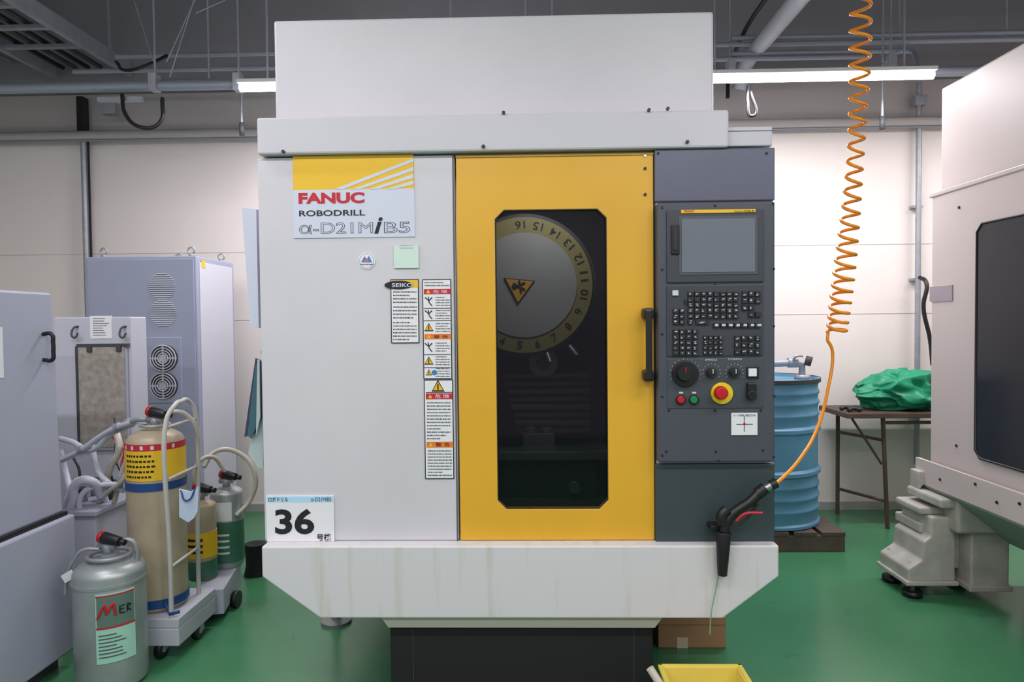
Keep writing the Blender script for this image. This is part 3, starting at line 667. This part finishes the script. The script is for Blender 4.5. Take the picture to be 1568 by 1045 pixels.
x=atX(4,540,XC); boxes('cabinet_notice',[(XC,XC+.002,x.y-.1,x.y,x.z-.08,x.z+.08)],paper,LC)
SB=empty('coolant_reservoir')
a=at(108,800,2.7);b_=at(206,765,2.85)
zlid=at(170,782,2.62).z; zlb=at(170,790,2.62).z
box('reservoir_box',a.x,b_.x-.02,2.62-CAMD,2.95-CAMD,.0,zlb,cabgrey2,SB,.006)
box('reservoir_lid',a.x-.0,b_.x-.005,2.60-CAMD,2.96-CAMD,zlb,zlid,cabgrey,SB,.004)
c=at(103,880,2.62); box('latch_box',a.x+.0,a.x+.05,2.59-CAMD,2.62-CAMD,c.z-.05,c.z+.05,cabgrey,SB,.003)
for k,(px,py,D,rr) in enumerate(((125,755,2.75,.022),(168,745,2.8,.03),(145,740,2.85,.016))):
    q=at(px,py,D); cyl('inlet_boss_%d'%k,(q.x,q.y,zlid),(q.x,q.y,q.z),rr,galv if k!=1 else darkgrey,SB); cyl('inlet_cap_%d'%k,(q.x,q.y,q.z),(q.x,q.y,q.z+.02),rr*1.2,black,SB)
for k,(q,r_,mt) in enumerate((
  (((92,672,2.8),(112,678,2.75),(140,690,2.7),(170,665,2.66),(208,648,2.6)),.011,hosew),
  (((95,705,2.75),(125,690,2.7),(150,672,2.68),(180,655,2.62),(212,645,2.55)),.012,hosew),
  (((100,800,2.68),(112,770,2.66),(118,742,2.65),(140,738,2.66),(155,760,2.7)),.017,hosew),
  (((96,790,2.7),(106,760,2.7),(124,735,2.7),(150,742,2.72),(162,770,2.74)),.014,hosew),
  (((120,790,2.66),(128,755,2.66),(150,745,2.68),(190,742,2.7)),.011,hosew),
  (((160,745,2.78),(170,715,2.76),(182,690,2.76),(178,660,2.8)),.014,hosetan),
  (((140,680,2.78),(150,720,2.74),(172,745,2.72),(190,752,2.7)),.012,hosew),
  (((175,770,2.72),(185,730,2.7),(196,700,2.7),(205,680,2.66)),.010,hosetan),
  (((92,690,2.8),(100,720,2.8),(110,760,2.72)),.012,hosew),
  (((150,770,2.72),(168,752,2.68),(186,738,2.66),(197,716,2.68)),.009,hosetan),
  (((175,640,2.85),(182,680,2.8),(170,720,2.78),(176,748,2.78)),.004,black),
  (((188,650,2.85),(176,690,2.8),(192,740,2.72)),.004,black),
  (((112,700,2.78),(122,725,2.76),(116,755,2.74)),.005,black),
  (((170,668,2.8),(190,690,2.76),(186,715,2.74),(200,735,2.7)),.004,red),
  )):
    tube('hose_%d'%k,[at(*p) for p in q],r_,mt,SB)
for k,(px,py,D) in enumerate(((180,655,2.62),(120,742,2.66),(165,745,2.7),(196,648,2.6),(124,690,2.7),(186,736,2.68))):
    c=at(px,py,D); tube('clamp_%d'%k,[c-Vector((.009,0,.002)),c+Vector((.009,0,.005))],.017,galv,SB,smooth=False)
# ---------------------------------------------------------------- tanks
def valve(par,cx,cy,z):
    cyl('valve_stem',(cx,cy,z),(cx,cy,z+.035),.016,galv,par)
    cyl('valve_block',(cx-.03,cy,z+.025),(cx+.03,cy,z+.025),.013,galv,par)
    cyl('valve_knob',(cx-.01,cy-.005,z+.055),(cx+.055,cy-.02,z+.045),.02,black,par,r2=.016,bevel=.004)
    cyl('valve_red_ring',(cx-.022,cy-.003,z+.057),(cx-.01,cy-.005,z+.055),.019,red,par)
    cyl('valve_tip',(cx+.05,cy-.02,z+.046),(cx+.075,cy-.024,z+.043),.010,black,par)
def pressure_tank(par,cx,cy,r,z0,z1,m,neck=.03,dome=.45):
    dz=r*dome
    prof=[(0,z0+.008),(r*.85,z0),(r*.98,z0+.012),(r,z0+.03)]
    prof+=[(r,z1-dz)]+[(r*math.cos(t),z1-dz+dz*math.sin(t)) for t in [math.pi/2*k/10 for k in range(1,9)]]
    prof+=[(neck,z1-dz+dz*.985),(neck,z1+.01),(0,z1+.01)]
    lathe('tank_shell',prof,cx,cy,m,par)
def band(name,par,cx,cy,r,z0,z1,m,a0=None,a1=None):
    if a0 is None: lathe(name,[(r-.002,z0),(r+.002,z0),(r+.002,z1),(r-.002,z1)],cx,cy,m,par)
    else: lathe(name,[(r-.002,z0),(r+.002,z0),(r+.002,z1),(r-.002,z1)],cx,cy,m,par,a0=math.radians(a0),a1=math.radians(a1),seg=16)
T1=empty('silver_pressure_tank'); D=2.26; c=at(170,950,D); r1=51*D/FPX; zt1=at(168,852,D).z
pressure_tank(T1,c.x,c.y,r1,0.0,zt1,silver)
band('tank_weld_ring',T1,c.x,c.y,r1+.001,zt1-r1*.45-.03,zt1-r1*.45-.02,silver)
za=at(196,907,D-.08).z; zb2=at(196,1012,D-.08).z
band('tank_label',T1,c.x,c.y,r1+.0015,zb2,za,mat('label_mint',(165,215,195),.5),-80,-20)
band('tank_label_top',T1,c.x,c.y,r1+.003,zb2+.12,za-.006,mat('label_top_grey',(96,122,112),.5),-78,-22)
zz=(za+zb2)/2+.057
def stroke(name,pl,m,rad):
    P_=[]
    for (a0,dz0),(a1,dz1) in zip(pl[:-1],pl[1:]):
        for t in range(5):
            aa=math.radians(a0+(a1-a0)*t/4); P_.append((c.x+(r1+.006)*math.cos(aa),c.y+(r1+.006)*math.sin(aa),zz+dz0+(dz1-dz0)*t/4))
    tube(name,P_,rad,m,T1,smooth=False)
stroke('label_m_red',((-77,-.02),(-66,.026),(-64,-.008),(-54,.028),(-51,-.016)),lblred,.0042)
stroke('label_letter_e',((-38,.012),(-45,.010),(-45,-.012),(-38,-.014)),ink,.0022); stroke('label_letter_e_bar',((-44,.0),(-39,.0)),ink,.002)
stroke('label_letter_r',((-34,-.014),(-34,.012),(-28,.008),(-34,.0),(-28,-.014)),ink,.0022)
for j in range(7):
    band('label_line_%d'%j,T1,c.x,c.y,r1+.0035,zb2+.02+j*.012,zb2+.023+j*.012,inkgrey,-76,-76+random.uniform(25,50))
band('label_red_rule',T1,c.x,c.y,r1+.0035,zb2+.114,zb2+.12,lblred,-79,-21); band('label_red_rule_top',T1,c.x,c.y,r1+.0035,za-.008,za-.004,lblred,-79,-21)
valve(T1,c.x-.005,c.y,zt1+.01)
tube('carry_ring',[(c.x+.065*math.cos(t*math.pi/12),c.y+.065*math.sin(t*math.pi/12),zt1+.005) for t in range(25)],.007,galv,T1,smooth=False)
boxes('ring_posts',[(c.x-.07,c.x-.06,c.y-.006,c.y+.006,zt1-.02,zt1+.005),(c.x+.06,c.x+.07,c.y-.006,c.y+.006,zt1-.02,zt1+.005)],galv,T1)
tube('hook_wire',[(c.x-.02,c.y-.02,zt1+.03),(c.x-.07,c.y-.03,zt1+.03),(c.x-.10,c.y-.03,zt1-.0),(c.x-.125,c.y-.03,zt1-.05),(c.x-.135,c.y-.03,zt1-.12)],.006,galv,T1)
prism('paper_tag',[(c.x-.135,zt1-.05),(c.x-.10,zt1-.03),(c.x-.088,zt1-.055),(c.x-.12,zt1-.075)],c.y-.05,c.y-.045,paper,T1)
tube('outlet_hose',[(c.x+.03,c.y,zt1+.035),(c.x+.07,c.y,zt1+.055),(c.x+.09,c.y+.01,zt1+.02),(c.x+.085,c.y+.02,zt1-.02)],.008,galv,T1)
# cart with tan tank
CT=empty('tank_cart'); D=2.52
c=at(243,800,D); cxx,cyy=c.x,c.y; zplat=at(243,938,2.45).z
box('platform',cxx-.10,cxx+.135,cyy-.13,cyy+.16,zplat-.035,zplat,cabgrey2,CT,.004)
box('platform_skirt',cxx+.02,cxx+.135,cyy-.13,cyy+.16,zplat-.10,zplat-.035,cabgrey2,CT,.004)
for k,(dx,dy) in enumerate(((.055,-.10),(.115,.05),(-.07,-.1),(-.07,.13))):
    wz=.035; cyl('caster_wheel_%d'%k,(cxx+dx-.012,cyy+dy,wz),(cxx+dx+.012,cyy+dy,wz),.035,black,CT,bevel=.004)
    cyl('caster_hub_%d'%k,(cxx+dx-.013,cyy+dy,wz),(cxx+dx+.013,cyy+dy,wz),.015,galv,CT)
    boxes('caster_fork_%d'%k,[(cxx+dx-.018,cxx+dx-.014,cyy+dy-.014,cyy+dy+.014,wz-.005,zplat-.034),(cxx+dx+.014,cxx+dx+.018,cyy+dy-.014,cyy+dy+.014,wz-.005,zplat-.034)],galv,CT)
pf=Vector((at(259,800,2.40).x,2.40-CAMD,0)); pb=Vector((at(302,800,2.62).x,2.62-CAMD,0))
ztop=at(275,618,2.45).z
crm=mat('cart_tube_cream',(190,187,182),.4)
tube('cart_frame',[(pf.x,pf.y,zplat-.05),(pf.x,pf.y,zplat+.2),(pf.x,pf.y,ztop-.05),(pf.x+.012,pf.y+.03,ztop-.008),(pf.x*.5+pb.x*.5,(pf.y+pb.y)/2,ztop),(pb.x-.008,pb.y-.03,ztop-.008),(pb.x,pb.y,ztop-.05),(pb.x,pb.y,zplat+.2),(pb.x,pb.y,zplat-.03)],.0085,crm,CT)
for k,py in enumerate((655,735,870)):
    zz=at(258,py,2.4).z; tube('cart_rung_%d'%k,[(pf.x,pf.y,zz),(pb.x,pb.y,zz)],.006,crm,CT,smooth=False)
T2=empty('tan_pressure_tank'); r2=42*D/FPX; zt2=at(243,655,D).z
pressure_tank(T2,cxx-.005,cyy,r2,zplat,zt2,tan,dome=.55)
def bz_(py): return at(243,py,D-.1).z
band('red_band',T2,cxx-.005,cyy,r2,bz_(692),bz_(682),lblred); band('yellow_label',T2,cxx-.005,cyy,r2,bz_(738),bz_(692),lblyellow)
for j in range(5):
    aa=-125
    while aa<-68: w=random.uniform(3,7); band('yellow_label_text',T2,cxx-.005,cyy,r2+.001,bz_(733-j*8),bz_(730-j*8),ink,aa,aa+w); aa+=w+2.5
for j in range(6): band('red_text_%d'%j,T2,cxx-.005,cyy,r2+.001,bz_(690),bz_(684),legend,-130+j*20,-124+j*20)
blue=mat('strap_blue',(30,70,130),.5)
band('blue_strap',T2,cxx-.005,cyy,r2+.001,bz_(754),bz_(742),blue); band('blue_strap_low',T2,cxx-.005,cyy,r2+.001,bz_(935),bz_(922),blue)
tube('strap_tail_low',[(cxx+r2*.6,cyy-r2*.8,bz_(928)),(pf.x,pf.y-.008,bz_(936)),(pf.x+.03,pf.y,bz_(934))],.006,blue,T2,smooth=False)
valve(T2,cxx-.005,cyy,zt2+.005); tube('carry_ring',[(cxx-.005+.05*math.cos(t*math.pi/12),cyy+.05*math.sin(t*math.pi/12),zt2+.01) for t in range(25)],.006,galv,T2,smooth=False)
tube('outlet_hose',[(cxx+.02,cyy,zt2+.03),(cxx+.08,cyy,zt2+.06),(cxx+.12,cyy+.02,zt2+.03),(cxx+.14,cyy+.05,zt2-.05)],.008,hosetan,T2)
tube('inlet_hose_end',[(cxx-.035,cyy,zt2+.03),(cxx-.07,cyy,zt2+.03),(cxx-.10,cyy+.01,zt2+.02)],.010,galv,T2)
bp=empty('plastic_pouch'); c=at(288,775,2.38)
prism('pouch_sheet',[(c.x-.03,c.z+.06),(c.x+.01,c.z+.05),(c.x+.04,c.z+.07),(c.x+.035,c.z-.02),(c.x+.02,c.z-.045),(c.x-.0,c.z-.06),(c.x-.032,c.z-.04)],c.y-.002,c.y+.004,plastic,bp)
tube('pouch_cord',[(c.x-.025,c.y,c.z+.055),(c.x,c.y-.01,c.z+.02),(c.x+.03,c.y,c.z+.065)],.003,blue,bp)
# second cart with two small tanks
C2=empty('tank_cart'); 
a=at(302,940,2.72); b_=at(362,880,3.0); zp=at(330,895,2.78).z
prism('platform',[(a.x,2.70-CAMD),(a.x+.11,2.72-CAMD),(b_.x-.0,3.05-CAMD),(a.x-.02,3.05-CAMD)],zp-.10,zp-.0,cabgrey2,C2,axis='Z')
for k,(x,y) in enumerate(((a.x+.03,2.76-CAMD),(a.x+.1,2.86-CAMD),(b_.x-.06,3.0-CAMD),(a.x+.0,3.0-CAMD))): cyl('caster_wheel_%d'%k,(x-.012,y,.035),(x+.012,y,.035),.035,black,C2); cyl('caster_stem_%d'%k,(x,y,.03),(x,y,zp-.09),.01,galv,C2)
T3=empty('yellow_label_tank'); D=2.85; c=at(309,840,D); r3=22*D/FPX; zt3=at(309,765,D).z
pressure_tank(T3,c.x,c.y,r3,zp,zt3,tan,neck=.015); band('yellow_label',T3,c.x,c.y,r3,at(309,850,D).z,at(309,812,D).z,lblyellow)
for j in range(3): band('label_text_%d'%j,T3,c.x,c.y,r3+.001,at(309,842-j*9,D).z,at(309,838-j*9,D).z,ink,-120,-60)
band('green_skirt',T3,c.x,c.y,r3,zp+.01,at(309,855,D).z,tankgreen)
valve(T3,c.x,c.y,zt3)
T4=empty('green_pressure_tank'); D=3.0; c=at(348,800,D); r4=24*D/FPX; zt4=at(348,745,D).z
pressure_tank(T4,c.x,c.y,r4,zp,zt4,silver,neck=.015); band('green_label',T4,c.x,c.y,r4,at(348,856,D).z,at(348,795,D).z,tankgreen); band('white_label',T4,c.x,c.y,r4,at(348,793,D).z,at(348,765,D).z,paper,-140,-50)
for j in range(4): band('label_text_%d'%j,T4,c.x,c.y,r4+.001,at(348,842-j*9,D).z,at(348,839-j*9,D).z,paper,-120,-60)
valve(T4,c.x,c.y,zt4)
tube('outlet_hose',[at(345,722,2.95),at(322,700,2.9),at(300,715,2.85),at(305,760,2.85)],.009,hosetan,T4)
tube('return_hose',[at(312,716,2.9),at(330,692,2.95),at(365,694,3.0),at(390,725,3.0),at(384,765,3.0),at(362,790,2.96)],.010,hosetan,T4)
RB=empty('rubber_drain_bucket'); p=atZ(376,892,0); lathe('bucket',[(0,0),(.055,0),(.045,.05),(.05,.15),(.04,.152),(0,.14)],p.x+.01,p.y+.1,matte,RB)
# ---------------------------------------------------------------- overhead
OV=empty('overhead_conduit_rack')
def hp(name,D,ps,r,m=pipeg):
    z=at(ps[1],ps[2],D).z; tube(name,[(ps[3],D-CAMD,z),(ps[4],D-CAMD,z)],r,m,OV,smooth=False)
hp('main_conduit',3.6,(0,210,133,-4.4,4.9),.024)
hp('main_conduit_b',3.68,(0,300,126,-4.4,4.9),.012)
hp('conduit_mid',3.9,(0,320,84,-2.35,4.9),.013); hp('conduit_mid_b',3.9,(0,320,106,-2.6,1.9),.013)
hp('conduit_right',3.9,(0,1250,56,1.15,4.9),.014); hp('conduit_right_b',3.9,(0,1250,80,1.15,2.1),.013)
hp('conduit_rear',4.1,(0,1250,68,1.2,4.9),.010)
hp('wall_duct',4.25,(0,250,205,-4.4,4.9),.026,mat('duct_beige',(186,180,178),.6))
hp('wall_duct_b',4.28,(0,250,213,-4.4,4.9),.009)
q=[at(1370,80,3.9),at(1390,78,3.9),at(1402,88,3.8),at(1406,105,3.66)]; tube('conduit_elbow',q,.013,pipeg,OV)
c=at(130,300,4.3); tube('wall_riser_left',[(c.x,4.3-CAMD,.3),(c.x,4.3-CAMD,zt+.2)],.018,galv,OV,smooth=False)
boxes('riser_sleeve',[(c.x-.02,c.x+.02,4.27-CAMD,4.33-CAMD,zt+.03,zt+.25)],black,OV)
boxes('riser_cable',[(c.x+.022,c.x+.032,4.3-CAMD,4.31-CAMD,.3,zt)],black,OV)
c=at(1406,350,4.3); tube('wall_riser_right',[(c.x,4.3-CAMD,.3),(c.x,4.3-CAMD,zt+.25)],.016,galv,OV,smooth=False)
boxes('riser_clips',[(c.x-.03,c.x+.03,4.3-CAMD,YB,z-.008,z+.008) for z in (1.9,1.45,.6)],galv,OV)
boxes('riser_joint_box',[(c.x-.035,c.x+.035,4.27-CAMD,4.33-CAMD,at(1406,155,4.3).z-.03,at(1406,155,4.3).z+.03)],galv,OV,.004)
tube('wall_cable_right',[at(1408,425,4.25),at(1418,432,4.2),at(1414,470,4.2),at(1424,520,4.2),at(1428,560,4.2)],.012,black,OV)
def rod(name,px,pybot,D,r=.006,px2=None):
    a=at(px,pybot,D); tube(name,[a,(a.x if px2 is None else px2,a.y,3.3)],r,galv,OV,smooth=False)
for k,(px,py,D) in enumerate(((238,135,3.6),(320,120,3.7),(366,130,3.6),(1352,95,3.6),(1364,95,3.65),(1377,75,3.9),(1118,90,3.9),(805,30,3.6),(846,30,3.6),(1541,60,3.9))): rod('hanger_rod_%d'%k,px,py,D)
for k,(q) in enumerate((((240,110),(205,0)),((255,95),(298,0)),((300,20),(345,0)),((260,118),(300,-10)))):
    tube('brace_wire_%d'%k,[at(*q[0],3.6),at(*q[1],3.6)],.003,galv,OV,smooth=False)
for k,(px,py) in enumerate(((238,128),(366,128),(1362,97),(1118,108))):
    c=at(px,py,3.6); boxes('clamp_block_%d'%k,[(c.x-.02,c.x+.02,1.47,1.53,c.z-.045,c.z+.045)],galv,OV,.003)
tube('cable_loop_left',[at(187,145,3.58),at(192,175,3.56),at(215,195,3.55),at(243,190,3.56),at(249,150,3.58)],.010,black,OV)
tube('cable_drop_a',[at(178,95,3.8),at(195,108,3.7),at(225,100,3.7),at(256,85,3.8)],.009,black,OV)
tube('cable_drop_b',[at(1146,132,3.6),at(1145,155,3.6),at(1152,178,3.6),at(1150,140,3.6)],.009,black,OV)
for k,px in enumerate((370,1351)):
    c=at(px,180 if px<500 else 170,3.8); tube('short_drop_%d'%k,[(c.x,c.y,c.z-.08),(c.x,c.y,c.z+.25)],.007,galv,OV,smooth=False); cyl('drop_plug_%d'%k,(c.x,c.y,c.z-.1),(c.x,c.y,c.z-.03),.014,darkgrey,OV)
c=at(164,165,4.2); box('junction_box',c.x-.045,c.x+.045,4.2-CAMD,4.26-CAMD,c.z-.035,c.z+.035,galv,OV,.004)
c=at(190,152,3.6); box('bracket_bar',at(150,152,3.6).x,at(218,150,3.6).x,1.5,1.53,c.z-.012,c.z+.012,galv,OV,.002)
q0=at(1140,98,4.15)
tube('air_pipe_run',[(q0.x,-1.2,q0.z),(q0.x,q0.y-.1,q0.z),(q0.x,q0.y,q0.z-.02),(q0.x-.02,q0.y+.04,q0.z-.14)],.045,mat('pipe_light',(180,184,194),.4,metal=.1),OV,smooth=False)
tube('air_pipe_cable',[(q0.x-.12,-1.0,q0.z+.1),(q0.x-.10,1.0,q0.z+.09),(q0.x-.09,q0.y,q0.z-.05),(q0.x-.1,q0.y,q0.z-.2)],.012,black,OV)
zL=2.78
for n_,(xa,xb,zz) in enumerate(((-2.98,-2.5,zL),(-3.75,-3.25,zL+.1))):
    CL=empty('cable_ladder')
    for k,x in enumerate((xa,xb)): boxes('ladder_rail_%d'%k,[(x-.015,x+.015,-1.0,YB-.06,zz,zz+.09)],galv,CL,.002)
    boxes('ladder_rungs',[(xa+.01,xb-.01,-1+i*.25,-1+i*.25+.03,zz+.01,zz+.03) for i in range(12)],galv,CL)
    for k in range(4): tube('ladder_cable_%d'%k,[(xa+.08+k*.08,-1,zz+.05),(xa+.09+k*.08,.7,zz+.05),(xa+.08+k*.08,YB-.1,zz+.05)],.014,darkgrey if k%2 else black,CL)
    boxes('ladder_hangers',[(x-.006,x+.006,y-.006,y+.006,zz+.08,3.3) for x in (xa,xb) for y in (-.5,.8,2.0)],galv,CL)
# ---------------------------------------------------------------- lights
def fixture(x0,x1,y,z,power):
    F_=empty('ceiling_light')
    box('housing',x0,x1,y-.03,y+.03,z+.03,z+.05,mat('fixture_white',(215,215,215),.4),F_,.004)
    tube('led_bar',[(x0+.01,y,z+.012),(x1-.01,y,z+.012)],.020,led,F_,smooth=False)
    boxes('suspension',[(x0+.15,x0+.158,y-.004,y+.004,z+.05,3.3),(x1-.158,x1-.15,y-.004,y+.004,z+.05,3.3)],galv,F_)
    ld=bpy.data.lights.new('light','AREA'); ld.shape='RECTANGLE'; ld.size=x1-x0; ld.size_y=.08; ld.energy=power; ld.color=(1,.965,.99)
    lo=bpy.data.objects.new('light_emitter',ld); scene.collection.objects.link(lo); lo.location=((x0+x1)/2,y,z-.012); lo.parent=F_
    return F_
zf=at(1260,122,3.5).z
xr=at(1432,117,3.5).x; xl=at(365,143,3.5).x
fixture(xr-1.25,xr,3.5-CAMD,zf,29); fixture(xl,xl+1.25,3.5-CAMD,zf,34)
fixture(xr+.5,xr+1.75,3.5-CAMD,zf+.02,20)  # unseen tube, added to brighten the rear walls
fixture(-2.5,-1.25,-.35,2.7,14)  # added light out of view, lifts the left side
for x in (-3.2,-1.4,.5,2.3):  # unseen rows over and behind the camera, added as fill light
    fixture(x,x+1.25,-1.5,2.7,22)
    fixture(x,x+1.25,-3.4,2.7,23)
ld=bpy.data.lights.new('work_lamp','AREA'); ld.shape='RECTANGLE'; ld.size=.25; ld.size_y=.05; ld.energy=2.6; ld.color=(.95,.97,1)
lo=bpy.data.objects.new('work_lamp',ld); scene.collection.objects.link(lo); lo.parent=M
lo.location=((xD0+xD1)/2,.1,zTop-.03); lo.rotation_euler=(math.radians(25),0,0)
w=bpy.data.worlds.new('world'); scene.world=w; w.use_nodes=True
bg=w.node_tree.nodes['Background']; bg.inputs[0].default_value=(.91,.9,1,1); bg.inputs[1].default_value=.45
